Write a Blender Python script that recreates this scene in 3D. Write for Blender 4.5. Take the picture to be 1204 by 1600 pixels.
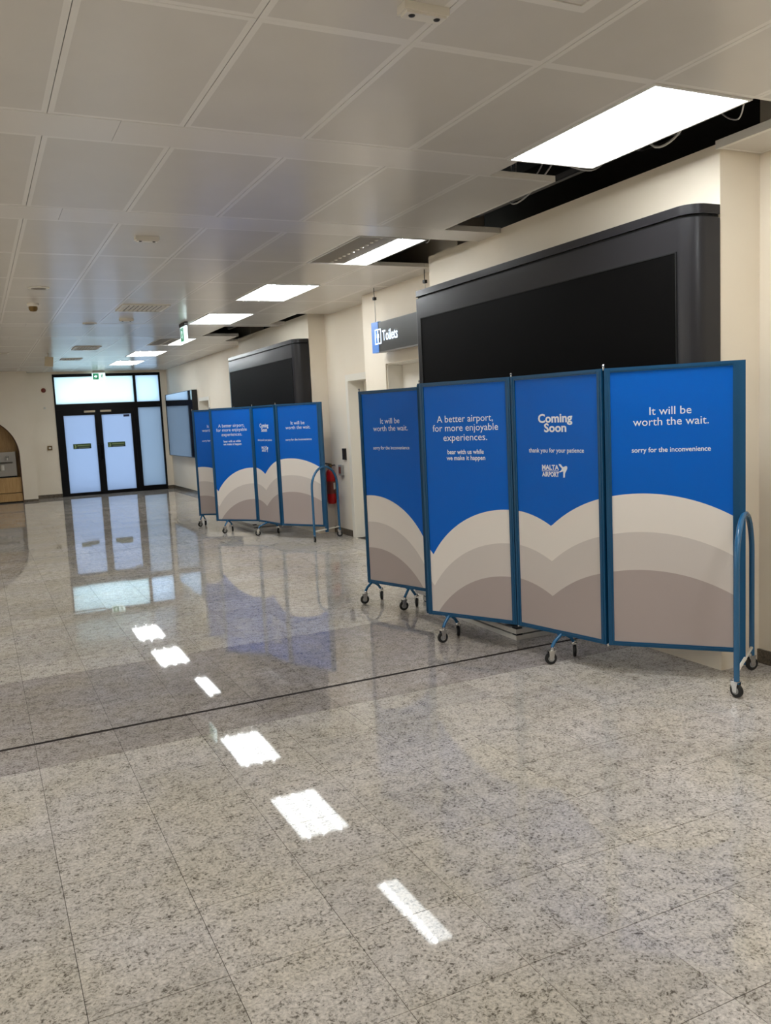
import bpy, bmesh, math, random
from mathutils import Matrix, Vector
random.seed(7)
for o in list(bpy.data.objects): bpy.data.objects.remove(o, do_unlink=True)
scene = bpy.context.scene
COL = scene.collection

# ------------------------------------------------------------------ camera
F_PX, YAW, PITCH, ROLL, EYE = 1324.46, 0.444606, 0.1147, -0.048366, 1.6
def cam_axes():
    cy, sy, cp, sp, cr, sr = math.cos(YAW), math.sin(YAW), math.cos(PITCH), math.sin(PITCH), math.cos(ROLL), math.sin(ROLL)
    f = Vector((sy*cp, cy*cp, -sp)); r = Vector((cy, -sy, 0)); u = r.cross(f)
    return r*cr+u*sr, -r*sr+u*cr, f
CR, CU, CF = cam_axes()
cd = bpy.data.cameras.new('camera'); cam = bpy.data.objects.new('camera', cd); COL.objects.link(cam)
cd.sensor_fit = 'VERTICAL'; cd.sensor_height = 24.0; cd.lens = F_PX/1600*24.0
cd.clip_start = 0.05; cd.clip_end = 200
M = Matrix((CR, CU, -CF)).transposed().to_4x4(); M.translation = (0, 0, EYE)
cam.matrix_world = M
scene.camera = cam

# ------------------------------------------------------------------ world (early morning sky behind frosted glass)
w = bpy.data.worlds.new('world'); scene.world = w; w.use_nodes = True
bg = w.node_tree.nodes['Background']; bg.inputs[0].default_value = (0.74, 0.90, 1.0, 1); bg.inputs[1].default_value = 3.2

# ------------------------------------------------------------------ exposure
vs = scene.view_settings
vs.view_transform = 'Standard'; vs.look = 'None'; vs.gamma = 1.0; vs.use_curve_mapping = False
vs.exposure = 0.30
LAMP = 13.5            # emission of the lit ceiling panels

# ------------------------------------------------------------------ materials
def srgb(r, g, b):
    def c(v):
        v /= 255.0
        return v/12.92 if v <= .04045 else ((v+.055)/1.055)**2.4
    return (c(r), c(g), c(b), 1)
MATS = {}
def nodes(m): return m.node_tree.nodes, m.node_tree.links
def mat(name, col, rough=.5, metal=0, spec=.5, emit=0, ecol=None, coat=0):
    m = bpy.data.materials.new(name); m.use_nodes = True
    b = m.node_tree.nodes['Principled BSDF']
    b.inputs['Base Color'].default_value = col; b.inputs['Roughness'].default_value = rough
    b.inputs['Metallic'].default_value = metal; b.inputs['Specular IOR Level'].default_value = spec
    b.inputs['Coat Weight'].default_value = coat
    if emit:
        b.inputs['Emission Color'].default_value = ecol or col; b.inputs['Emission Strength'].default_value = emit
    MATS[name] = m
    return m
def noisy(name, c1, c2, scale, rough=.5, detail=3, lo=.35, hi=.65, bump=0, spec=.5, metal=0, stretch=(1, 1, 1), bscale=None):
    m = mat(name, c1, rough, metal, spec); n, l = nodes(m); b = n['Principled BSDF']
    g = n.new('ShaderNodeNewGeometry'); mp = n.new('ShaderNodeMapping'); mp.inputs['Scale'].default_value = stretch
    t = n.new('ShaderNodeTexNoise'); t.inputs['Scale'].default_value = scale; t.inputs['Detail'].default_value = detail
    r = n.new('ShaderNodeValToRGB'); r.color_ramp.elements[0].position = lo; r.color_ramp.elements[1].position = hi
    r.color_ramp.elements[0].color = c1; r.color_ramp.elements[1].color = c2
    l.new(g.outputs['Position'], mp.inputs[0]); l.new(mp.outputs[0], t.inputs['Vector'])
    l.new(t.outputs['Fac'], r.inputs[0]); l.new(r.outputs[0], b.inputs['Base Color'])
    if bump:
        t2 = n.new('ShaderNodeTexNoise'); t2.inputs['Scale'].default_value = bscale or scale; l.new(mp.outputs[0], t2.inputs['Vector'])
        bp = n.new('ShaderNodeBump'); bp.inputs['Strength'].default_value = bump; bp.inputs['Distance'].default_value = .002
        l.new(t2.outputs['Fac'], bp.inputs['Height']); l.new(bp.outputs[0], b.inputs['Normal'])
    return m
def granite(name, dark, mid, light, tint, rough=.03):
    m = mat(name, mid, rough, spec=.5); n, l = nodes(m); b = n['Principled BSDF']
    g = n.new('ShaderNodeNewGeometry')
    t = n.new('ShaderNodeTexNoise'); t.inputs['Scale'].default_value = 78; t.inputs['Detail'].default_value = 6; t.inputs['Roughness'].default_value = .78; t.inputs['Distortion'].default_value = .6
    cl = n.new('ShaderNodeTexNoise'); cl.inputs['Scale'].default_value = 17; cl.inputs['Detail'].default_value = 3
    ad = n.new('ShaderNodeMath'); ad.operation = 'MULTIPLY_ADD'; ad.inputs[1].default_value = .28; ad.inputs[2].default_value = -.14
    sm = n.new('ShaderNodeMath'); sm.operation = 'ADD'
    r = n.new('ShaderNodeValToRGB'); e = r.color_ramp.elements
    e[0].position = .37; e[0].color = dark; e[1].position = .62; e[1].color = light
    k = e.new(.47); k.color = mid
    v = n.new('ShaderNodeTexVoronoi'); v.inputs['Scale'].default_value = 95
    r2 = n.new('ShaderNodeValToRGB'); r2.color_ramp.elements[0].position = .0; r2.color_ramp.elements[0].color = (.72, .72, .72, 1)
    r2.color_ramp.elements[1].position = .8; r2.color_ramp.elements[1].color = (1.12, 1.12, 1.12, 1)
    mx = n.new('ShaderNodeMix'); mx.data_type = 'RGBA'; mx.blend_type = 'MULTIPLY'; mx.inputs[0].default_value = .6
    # tile to tile tone
    mp = n.new('ShaderNodeMapping'); mp.inputs['Location'].default_value = (-.13/.3905, -5.85/.388, 0); mp.inputs['Scale'].default_value = (1/.3905, 1/.388, 0)
    fl = n.new('ShaderNodeVectorMath'); fl.operation = 'FLOOR'
    wn = n.new('ShaderNodeTexWhiteNoise'); wn.noise_dimensions = '2D'
    r3 = n.new('ShaderNodeValToRGB'); r3.color_ramp.elements[0].color = (.88, .88, .88, 1); r3.color_ramp.elements[1].color = tint
    mx2 = n.new('ShaderNodeMix'); mx2.data_type = 'RGBA'; mx2.blend_type = 'MULTIPLY'; mx2.inputs[0].default_value = 1
    big = n.new('ShaderNodeTexNoise'); big.inputs['Scale'].default_value = 2.2; big.inputs['Detail'].default_value = 2
    r4 = n.new('ShaderNodeValToRGB'); r4.color_ramp.elements[0].position = .35; r4.color_ramp.elements[0].color = (.96, .94, .90, 1)
    r4.color_ramp.elements[1].position = .7; r4.color_ramp.elements[1].color = (1.0, 1.0, 1.06, 1)
    mx3 = n.new('ShaderNodeMix'); mx3.data_type = 'RGBA'; mx3.blend_type = 'MULTIPLY'; mx3.inputs[0].default_value = 1
    P = g.outputs['Position']
    l.new(P, t.inputs['Vector']); l.new(P, v.inputs['Vector']); l.new(P, big.inputs['Vector']); l.new(P, mp.inputs[0])
    l.new(mp.outputs[0], fl.inputs[0]); l.new(fl.outputs[0], wn.inputs['Vector']); l.new(wn.outputs['Value'], r3.inputs[0])
    l.new(P, cl.inputs['Vector']); l.new(cl.outputs['Fac'], ad.inputs[0]); l.new(ad.outputs[0], sm.inputs[0]); l.new(t.outputs['Fac'], sm.inputs[1])
    l.new(sm.outputs[0], r.inputs[0]); l.new(v.outputs['Distance'], r2.inputs[0])
    l.new(r.outputs[0], mx.inputs['A']); l.new(r2.outputs[0], mx.inputs['B'])
    l.new(mx.outputs['Result'], mx2.inputs['A']); l.new(r3.outputs[0], mx2.inputs['B'])
    l.new(big.outputs['Fac'], r4.inputs[0]); l.new(mx2.outputs['Result'], mx3.inputs['A']); l.new(r4.outputs[0], mx3.inputs['B'])
    l.new(mx3.outputs['Result'], b.inputs['Base Color'])
    return m
def frosted(name, col):
    m = bpy.data.materials.new(name); m.use_nodes = True; n, l = nodes(m); n.remove(n['Principled BSDF'])
    out = n['Material Output']; t = n.new('ShaderNodeBsdfTranslucent'); t.inputs[0].default_value = col
    g = n.new('ShaderNodeBsdfGlossy'); g.inputs['Roughness'].default_value = .12
    fr = n.new('ShaderNodeFresnel'); fr.inputs[0].default_value = 1.45
    mx = n.new('ShaderNodeMixShader'); l.new(fr.outputs[0], mx.inputs[0]); l.new(t.outputs[0], mx.inputs[1]); l.new(g.outputs[0], mx.inputs[2])
    l.new(mx.outputs[0], out.inputs[0]); MATS[name] = m
    return m
granite('granite', srgb(104, 97, 88), srgb(193, 186, 176), srgb(220, 213, 203), (1.06, 1.06, 1.06, 1))
granite('granite_dark', srgb(100, 92, 86), srgb(164, 156, 150), srgb(192, 184, 178), (1.05, 1.05, 1.05, 1))
granite('granite_skirting', srgb(44, 38, 30), srgb(92, 82, 68), srgb(120, 108, 92), (1.05, 1.05, 1.05, 1), .2)
mat('grout', srgb(58, 50, 44), .9)
mat('joint_rubber', srgb(38, 30, 27), .8, spec=.2)
noisy('wall_paint', srgb(238, 226, 207), srgb(241, 230, 212), 1.5, .55, bump=.04, bscale=180, spec=.3)
mat('white_paint', srgb(236, 230, 218), .4)
mat('tile_plain', srgb(233, 228, 220), .22, spec=.4)
m = noisy('tile_perforated', srgb(214, 208, 199), srgb(217, 211, 202), 3, .23, spec=.38)
mat('beam_plain', srgb(228, 222, 214), .2)
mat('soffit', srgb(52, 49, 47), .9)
mat('void_metal', srgb(96, 96, 98), .5, .2)
mat('cable_grey', srgb(200, 198, 194), .5)
mat('lamp_frame', srgb(225, 222, 216), .4)
mat('lamp_unlit', srgb(140, 131, 118), .5, spec=.2)
mat('lens_unlit', srgb(220, 212, 198), .2)
mat('lamp_fill', (1, 1, 1, 1), .5, emit=LAMP*.8, ecol=(.93, .985, 1.0, 1))  # glow of the added fill panels, out of view on the left
mat('lamp_lit', (1, 1, 1, 1), .5, emit=LAMP*.36, ecol=(.93, .985, 1.0, 1))
mat('led_lit', (1, 1, 1, 1), .5, emit=LAMP*10, ecol=(.95, .985, 1.0, 1))
mat('panel_blue', srgb(8, 97, 196), .2, spec=.13)
mat('print_white', srgb(232, 236, 242), .3)
mat('cloud_light', srgb(230, 222, 214), .25, spec=.2)
mat('cloud_mid', srgb(206, 197, 191), .25, spec=.2)
mat('cloud_dark', srgb(172, 159, 155), .25, spec=.2)
mat('frame_blue', srgb(20, 76, 114), .3, spec=.3)
mat('tube_blue', srgb(40, 98, 140), .25)
mat('chrome', srgb(196, 196, 196), .22, 1)
mat('steel', srgb(150, 146, 142), .35, .9)
mat('rubber', srgb(18, 17, 17), .5)
mat('wheel_hub', srgb(150, 150, 148), .4)
mat('housing_black', srgb(38, 37, 40), .3, spec=.32)
mat('screen_black', srgb(9, 8, 8), .6, spec=.06)
mat('gap_black', srgb(6, 6, 6), .8)
mat('frame_black', srgb(7, 7, 10), .4, spec=.15)
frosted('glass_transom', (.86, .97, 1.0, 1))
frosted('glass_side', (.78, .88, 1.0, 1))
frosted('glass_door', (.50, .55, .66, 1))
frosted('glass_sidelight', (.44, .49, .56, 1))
mat('tv_glass', srgb(26, 34, 52), .04, spec=.9, coat=1)
mat('sign_dark', srgb(62, 61, 58), .3)
mat('sign_blue', srgb(92, 140, 214), .3, emit=.12)
mat('sign_letter', (1, 1, 1, 1), .4, emit=1.3, ecol=srgb(200, 225, 255))
mat('exit_green', srgb(10, 140, 90), .3, emit=.5)
mat('exit_white', srgb(225, 250, 250), .3, emit=.9)
mat('sticker_green', srgb(64, 92, 42), .4)
mat('sticker_navy', srgb(30, 40, 78), .4)
mat('sticker_pale', srgb(150, 170, 120), .4)
mat('red_paint', srgb(196, 22, 18), .25)
mat('red_dull', srgb(120, 50, 34), .4)
mat('label_white', srgb(220, 214, 204), .4)
mat('black_plastic', srgb(24, 22, 22), .4)
mat('white_plastic', srgb(222, 216, 204), .4)
mat('beige_plastic', srgb(206, 190, 160), .4)
mat('brass', srgb(110, 86, 44), .4, .5)
noisy('wood', srgb(176, 136, 82), srgb(196, 158, 104), 5, .45, stretch=(14, 14, 1))
mat('wood_edge', srgb(92, 58, 30), .5)
mat('tray_grey', srgb(206, 202, 194), .35)

# ------------------------------------------------------------------ mesh helpers
class B:
    def __init__(s): s.v = []; s.f = []; s.m = []
    def poly(s, pts, mi=0):
        i = len(s.v); s.v += [tuple(p) for p in pts]; s.f.append(tuple(range(i, i+len(pts)))); s.m.append(mi); return s
    def box(s, x0, x1, y0, y1, z0, z1, mi=0):
        i = len(s.v)
        s.v += [(x0,y0,z0),(x1,y0,z0),(x1,y1,z0),(x0,y1,z0),(x0,y0,z1),(x1,y0,z1),(x1,y1,z1),(x0,y1,z1)]
        for q in ((0,3,2,1),(4,5,6,7),(0,1,5,4),(1,2,6,5),(2,3,7,6),(3,0,4,7)): s.f.append(tuple(i+k for k in q)); s.m.append(mi)
        return s
    def prism(s, pts, axis, a, b, mi=0):
        """polygon pts (2-D) extruded along axis from a to b"""
        def P(p, t): return (t, p[0], p[1]) if axis == 'x' else (p[0], t, p[1]) if axis == 'y' else (p[0], p[1], t)
        i = len(s.v); n = len(pts)
        s.v += [P(p, a) for p in pts] + [P(p, b) for p in pts]
        s.f.append(tuple(range(i+n-1, i-1, -1))); s.f.append(tuple(range(i+n, i+2*n))); s.m += [mi, mi]
        for k in range(n):
            s.f.append((i+k, i+(k+1) % n, i+n+(k+1) % n, i+n+k)); s.m.append(mi)
        return s
    def tube(s, pts, r, n=8, mi=0, cap=True):
        pts = [Vector(p) for p in pts]; i0 = len(s.v); up = None
        for k, p in enumerate(pts):
            t = (pts[min(k+1, len(pts)-1)]-pts[max(k-1, 0)]).normalized()
            if up is None: up = Vector((0,0,1)) if abs(t.z) < .9 else Vector((1,0,0))
            a = t.cross(up).normalized(); b2 = a.cross(t).normalized(); up = b2
            rr = r[k] if isinstance(r, (list, tuple)) else r
            for j in range(n):
                th = 2*math.pi*j/n; s.v.append(tuple(p+a*(rr*math.cos(th))+b2*(rr*math.sin(th))))
        for k in range(len(pts)-1):
            for j in range(n):
                A = i0+k*n+j; Bq = i0+k*n+(j+1) % n
                s.f.append((A, Bq, Bq+n, A+n)); s.m.append(mi)
        if cap:
            s.f.append(tuple(i0+j for j in range(n-1, -1, -1))); s.f.append(tuple(i0+(len(pts)-1)*n+j for j in range(n))); s.m += [mi, mi]
        return s
    def lathe(s, prof, c=(0,0,0), n=20, mi=0, axis='z'):
        i0 = len(s.v)
        for (r, z) in prof:
            for j in range(n):
                th = 2*math.pi*j/n; x, y = r*math.cos(th), r*math.sin(th)
                q = (x, y, z) if axis == 'z' else (z, x, y) if axis == 'x' else (x, z, y)
                s.v.append((c[0]+q[0], c[1]+q[1], c[2]+q[2]))
        for k in range(len(prof)-1):
            for j in range(n):
                A = i0+k*n+j; Bq = i0+k*n+(j+1) % n
                s.f.append((A, Bq, Bq+n, A+n)); s.m.append(mi)
        s.f.append(tuple(i0+j for j in range(n-1, -1, -1))); s.f.append(tuple(i0+(len(prof)-1)*n+j for j in range(n))); s.m += [mi, mi]
        return s
    def mesh(s, name, mats, smooth=None):
        me = bpy.data.meshes.new(name); me.from_pydata(s.v, [], s.f); me.update()
        for mm in (mats if isinstance(mats, (list, tuple)) else [mats]): me.materials.append(MATS[mm])
        me.polygons.foreach_set('material_index', s.m)
        bm = bmesh.new(); bm.from_mesh(me); bmesh.ops.recalc_face_normals(bm, faces=bm.faces); bm.to_mesh(me); bm.free()
        if smooth is not None:
            me.polygons.foreach_set('use_smooth', [True]*len(me.polygons))
            me.set_sharp_from_angle(angle=math.radians(smooth))
        return me
    def build(s, name, mats, parent=None, loc=None, rz=0, smooth=None):
        return link(name, s.mesh(name, mats, smooth), parent, loc, rz)
def link(name, me, parent=None, loc=None, rz=0):
    o = bpy.data.objects.new(name, me); COL.objects.link(o)
    if parent: o.parent = parent
    if loc is not None: o.location = loc
    if rz: o.rotation_euler = (0, 0, rz)
    return o
def tag(o, label=None, cat=None, group=None, kind=None):
    if label: o['label'] = label
    if cat: o['category'] = cat
    if group: o['group'] = group
    if kind: o['kind'] = kind
    return o
def thing(name, label, cat, loc=(0,0,0), rz=0, group=None):
    o = link(name, None, None, loc, rz); o.empty_display_size = .1
    return tag(o, label, cat, group, 'thing')
def copy_tree(o, parent=None):
    c = o.copy(); COL.objects.link(c); c.parent = parent
    for ch in o.children: copy_tree(ch, c)
    return c
def text_mesh(txt, bold=0.0):
    """flat lettering, left aligned, baseline at 0, one unit em; returns verts, faces, bbox"""
    cu = bpy.data.curves.new('lettering', 'FONT'); cu.body = txt; cu.size = 1; cu.offset = bold; cu.resolution_u = 3
    o = bpy.data.objects.new('lettering', cu); COL.objects.link(o)
    dg = bpy.context.evaluated_depsgraph_get(); me = o.evaluated_get(dg).to_mesh()
    v = [tuple(x.co) for x in me.vertices]; f = [tuple(p.vertices) for p in me.polygons]
    o.evaluated_get(dg).to_mesh_clear(); bpy.data.objects.remove(o); bpy.data.curves.remove(cu)
    return v, f
def put_text(b, txt, cx, cz, width=None, height=None, y=0, bold=0.0, mi=0):
    """lettering in the local x-z plane, centred on (cx,cz) by cap height; reads from the -y side"""
    v, f = text_mesh(txt, bold)
    x0 = min(p[0] for p in v); x1 = max(p[0] for p in v)
    k = width/(x1-x0); kz = height/.73 if height else k
    i = len(b.v)
    b.v += [(cx+(p[0]-(x0+x1)/2)*k, y, cz+(p[1]-.33)*kz) for p in v]
    b.f += [tuple(i+q for q in t) for t in f]; b.m += [mi]*len(f)

CZ = 2.96                       # suspended ceiling
XW, XW2 = 4.15, 4.42            # right wall near / beyond the toilets
YF, YL = 21.6, 21.05            # wall with the doors / wall with the fountain
XL, YB = -5.55, -2.25           # left wall, wall behind the camera

# ------------------------------------------------------------------ floor
fl = tag(B().box(XL-.2, XW2+.2, YB-.2, YF+.3, -.12, -.004).build('floor', 'grout'), kind='structure')
xe = [.13+.3905*k for k in range(-15, 11)]; xe[0] = XL; xe.append(XW2)
rows = []
y = 4.24
while y > YB+.02: rows.append((max(y-.388, YB), y, 0)); y -= .388
rows += [(4.24, 4.588, 1), (4.618, 5.22, 1), (5.22, 5.85, 1)]
y = 5.85
while y < YF-.01:
    y1 = min(y+.388, YF)
    if y < 11.45 < y1: rows.append((y, 11.447, 0)); rows.append((11.467, y1, 0))
    else: rows.append((y, y1, 0))
    y = y1
B().box(XL, XW2, 4.588, 4.618, -.02, -.0012).build('expansion_joint', 'joint_rubber', fl)
B().box(XL, XW2, 11.447, 11.467, -.02, -.0012).build('expansion_joint', 'joint_rubber', fl)
def pix(p):
    d = Vector(p)-Vector((0, 0, EYE)); z = d.dot(CF)
    if z < .1: return None
    return (602+F_PX*d.dot(CR)/z, 800-F_PX*d.dot(CU)/z, z)
cells = []
for (y0, y1, dk) in rows:
    for i in range(len(xe)-1):
        x0, x1 = xe[i], xe[i+1]
        if x1-x0 < .03 or y1-y0 < .03: continue
        if x0 > XW and y1 < 9.07: continue
        q = pix(((x0+x1)/2, (y0+y1)/2, 0)); s = -1
        if q and -60 < q[0] < 1264 and -60 < q[1] < 1680: s = (x1-x0)*(y1-y0)/q[2]**3
        cells.append((s, x0, x1, y0, y1, dk))
cells.sort(key=lambda c: -c[0])
tmesh = {}
field = B()
for k, (s, x0, x1, y0, y1, dk) in enumerate(cells):
    w_, h_ = x1-x0-.002, y1-y0-.0026
    tx, ty = random.gauss(0, .0007), random.gauss(0, .0007)
    if k < 300 and s > 0:
        key = (round(w_, 3), round(h_, 3), dk)
        if key not in tmesh: tmesh[key] = B().box(-w_/2, w_/2, -h_/2, h_/2, -.012, 0).mesh('floor_tile', 'granite_dark' if dk else 'granite')
        o = link('floor_tile', tmesh[key], fl, ((x0+x1)/2, (y0+y1)/2, 0)); o.rotation_euler = (tx, ty, 0)
    else:
        cx, cy = (x0+x1)/2, (y0+y1)/2
        z = lambda x, y: tx*(y-cy)-ty*(x-cx)
        a, b_, c, d = x0+.0008, x1-.0008, y0+.0008, y1-.0008
        field.poly([(a, c, z(a, c)), (b_, c, z(b_, c)), (b_, d, z(b_, d)), (a, d, z(a, d))], dk)
        i = len(field.v)
        field.v += [(a, c, -.012), (b_, c, -.012), (b_, d, -.012), (a, d, -.012)]
        for q in ((0, 1, -3, -4), (1, 2, -2, -3), (2, 3, -1, -2), (3, 0, -4, -1)):
            field.f.append(tuple(i+t for t in q)); field.m.append(dk)
tag(field.build('floor_tile_field', ['granite', 'granite_dark'], fl), kind='stuff')

# ------------------------------------------------------------------ walls
def struct(o): return tag(o, kind='structure')
struct(B().box(XL-.2, XL, YB, YL, 0, 3.7).build('wall_left', 'wall_paint'))
struct(B().box(XL-.2, XW2+.3, YB-.2, YB, 0, 3.7).build('wall_back', 'wall_paint'))
struct(B().box(XW, XW+.5, YB, 3.555, 0, 3.7).build('wall_right', 'wall_paint'))
def bay(x, y0, y1): return struct(B().box(x, XW2+.23, y0, y1, 0, 2.995).build('wall_right', 'wall_paint'))
bay(3.84, 3.555, 6.90); bay(4.18, 10.92, 14.28)
def wall_with_opening(x, y0, y1, oy0, oy1, oz, name='wall_right', depth=.3):
    b = B().box(x, x+depth, y0, oy0, 0, 3.7).box(x, x+depth, oy1, y1, 0, 3.7).box(x, x+depth, oy0, oy1, oz, 3.7)
    return struct(b.build(name, 'wall_paint'))
wall_with_opening(XW, 6.90, 9.07, 7.62, 8.53, 2.15)
wall_with_opening(XW2, 9.07, 10.92, 9.30, 10.20, 2.06)
wall_with_opening(XW2, 14.28, YF, 17.46, 18.29, 2.08)
# closing walls above the bays, behind the void
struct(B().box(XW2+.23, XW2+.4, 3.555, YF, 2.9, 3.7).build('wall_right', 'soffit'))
# doors in the right wall
def door_leaf(n, x, oy0, oy1, oz, fw=.055):
    b = B()
    if fw: b.box(x-.018, x+.022, oy1-.013, oy1+fw, 0, oz-.013).box(x-.018, x+.022, oy0-fw, oy0+.013, 0, oz-.013).box(x-.018, x+.022, oy0-fw, oy1+fw, oz-.013, oz+fw)
    b.box(x+.02, x+.26, oy1-.012, oy1, 0, oz).box(x+.02, x+.26, oy0, oy0+.012, 0, oz).box(x+.02, x+.26, oy0, oy1, oz-.012, oz)
    d = struct(b.build('door_%d' % n, 'white_paint'))
    B().box(x+.2, x+.24, oy0+.014, oy1-.014, .01, oz-.014).build('door_leaf', 'white_paint', d)
    h = B().tube([(x+.2, oy0+.10, 1.03), (x+.15, oy0+.10, 1.03), (x+.15, oy0+.22, 1.03)], .01)
    h.build('door_handle', 'steel', d)
    return d
d2 = door_leaf(2, XW, 7.62, 8.53, 2.15, .0)
door_leaf(3, XW2, 9.30, 10.20, 2.06, .07); door_leaf(4, XW2, 17.46, 18.29, 2.08, .06)
# wall with the doors, and the fountain wall with its arched niche
struct(B().box(1.19, 1.765, YF, YF+.3, 0, 3.7).box(4.265, XW2+.3, YF, YF+.3, 0, 3.7).box(1.765, 4.265, YF, YF+.3, 2.905, 3.7).build('wall_far', 'wall_paint'))
AR, AZ = .885, 1.08
arc = [(-AR, 0)]+[(-AR*math.cos(math.pi*k/32), AZ+AR*math.sin(math.pi*k/32)) for k in range(33)]+[(AR, 0)]
right = [(x, z) for x, z in arc if True]
bw = B()
# wall face around the arch, built as quads between the arch line and the outer edges
for k in range(1, 33):
    (xa, za), (xb, zb) = arc[k], arc[k+1]
    for yy in (YL, YL+.50): bw.poly([(xa, yy, za), (xb, yy, zb), (xb, yy, 3.7), (xa, yy, 3.7)])
    bw.poly([(xa, YL, za), (xb, YL, zb), (xb, YL+.5, zb), (xa, YL+.5, za)])
bw.box(XL-.2, -AR, YL, YL+.5, 0, 3.7).box(AR, 1.19, YL, YF+.3, 0, 3.7)
niche_wall = struct(bw.build('wall_far', 'wall_paint'))
struct(B().box(XL-.2, 1.0, YL+.5, YL+.6, 0, 3.7).build('wall_far', 'wall_paint'))
# skirting
def skirt(n, x0, x1, y0, y1, z=.085): struct(B().box(x0, x1, y0, y1, 0, z).build('baseboard_'+n, 'granite_skirting'))
skirt('right', XW-.014, XW, YB, 3.555); skirt('right', XW2-.014, XW2, 10.27, 10.92); skirt('right', XW2-.014, XW2, 18.35, YF); skirt('right', XW2-.014, XW2, 14.28, 17.40)
skirt('right', XW-.014, XW, 8.53, 9.07)
skirt('far', 1.19, 1.765, YF-.014, YF); skirt('far', 4.265, XW2-.014, YF-.014, YF); skirt('far', AR, 1.19, YL-.014, YL, .05)
skirt('left', XL, XL+.014, YB, YL)

# ------------------------------------------------------------------ ceiling
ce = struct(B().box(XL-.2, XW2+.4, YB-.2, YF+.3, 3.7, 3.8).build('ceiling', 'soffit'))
cx = [.41+.592*k for k in range(-10, 0)]+[.41, 1.0, 1.588, 2.18, 2.775, 3.37]; cx[0] = XL
beams = [(YB, -1.70), (4.06, 4.36), (5.72, 6.05), (11.83, 12.15), (13.47, 13.80), (19.55, 19.87)]
trows = [(-1.70, -.55), (-.55, .61), (.61, 1.77), (1.77, 2.92), (2.92, 4.06), (4.36, 5.72), (6.05, 7.20), (7.20, 8.36), (8.36, 9.52), (9.52, 10.68), (10.68, 11.83),
         (12.15, 13.47), (13.80, 14.95), (14.95, 16.10), (16.10, 17.25), (17.25, 18.40), (18.40, 19.55), (19.87, YF)]
lampsY = {-1.70: 'half', .61: 'full', 2.92: 'full', 6.05: 'half', 8.36: 'full', 10.68: 'full', 13.80: 'half', 16.10: 'full', 18.40: 'full'}
FILL_COLS = (1, 4)                                   # unseen rows of fill lights added on the left to brighten the hall
FILL_ROWS = (-.55, 1.77, 4.36, 6.05, 8.36, 10.68)
ctm = {}
def ctile(x0, x1, y0, y1):
    w_, h_ = round(x1-x0-.003, 3), round(y1-y0-.001, 3)
    if w_ < .03: return
    if (w_, h_) not in ctm:
        b = B(); a, c = w_/2, h_/2; e = min(.024, a*.4)
        O = [(-a, -c), (a, -c), (a, c), (-a, c)]; I = [(-a+e, -c+e), (a-e, -c+e), (a-e, c-e), (-a+e, c-e)]
        b.poly([(p[0], p[1], 0) for p in I[::-1]], 1)
        for k in range(4):
            j = (k+1) % 4
            b.poly([O[k]+(0,), O[j]+(0,), I[j]+(0,), I[k]+(0,)], 0)
            b.poly([O[k]+(0,), O[k]+(.035,), O[j]+(.035,), O[j]+(0,)], 0)
        b.poly([p+(.035,) for p in O], 0)
        ctm[(w_, h_)] = b.mesh('ceiling_tile', ['tile_plain', 'tile_perforated'])
    o = link('ceiling_tile', ctm[(w_, h_)], ce, ((x0+x1)/2, (y0+y1)/2, CZ))
    o.rotation_euler = (random.gauss(0, .0006), random.gauss(0, .0006), 0)
for (y0, y1) in trows:
    wallx = XW if y1 < 9.1 else XW2
    for i in range(len(cx)-1):
        if abs(cx[i]-2.775) < .01 and y0 in lampsY: continue
        if i in FILL_COLS and y0 in FILL_ROWS: continue
        x1 = cx[i+1]
        if y0 == 4.36 and i == len(cx)-2: x1 = 3.335
        ctile(cx[i], x1, y0, y1)
    if y1 <= 2.93: ctile(3.37, wallx, y0, y1)
    elif y0 == 2.92: ctile(3.815, wallx, y0, 3.548)
    elif y0 in (4.36, 6.05, 12.15): pass
    elif y0 == 10.68: ctile(3.37, 3.95, y0, y1)
    elif y0 == 13.80: ctile(3.37, 3.96, y0, y1); ctile(3.96, wallx, 14.30, y1)
    else: ctile(3.37, 3.96, y0, y1); ctile(3.96, wallx, y0, y1)
for k, (y0, y1) in enumerate(beams):
    end = [XW, 2.86, 3.838, 4.178, 3.96, XW2][k]
    xs = [XL, .72 if k % 2 else .58, end] if end < 3.5 else [XL, .72 if k % 2 else .58, 3.1, end]
    if k == 2: xs = [XL, .62, end]
    for a, c in zip(xs, xs[1:]): B().box(a+.001, c-.001, y0, y1, CZ-.001, CZ+.04).build('beam_strip', 'beam_plain', ce)
# narrow edge trim beside the openings
B().box(3.800, 3.815, 2.92, 3.55, CZ-.004, CZ+.04).build('edge_trim', 'tile_plain', ce)

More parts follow.
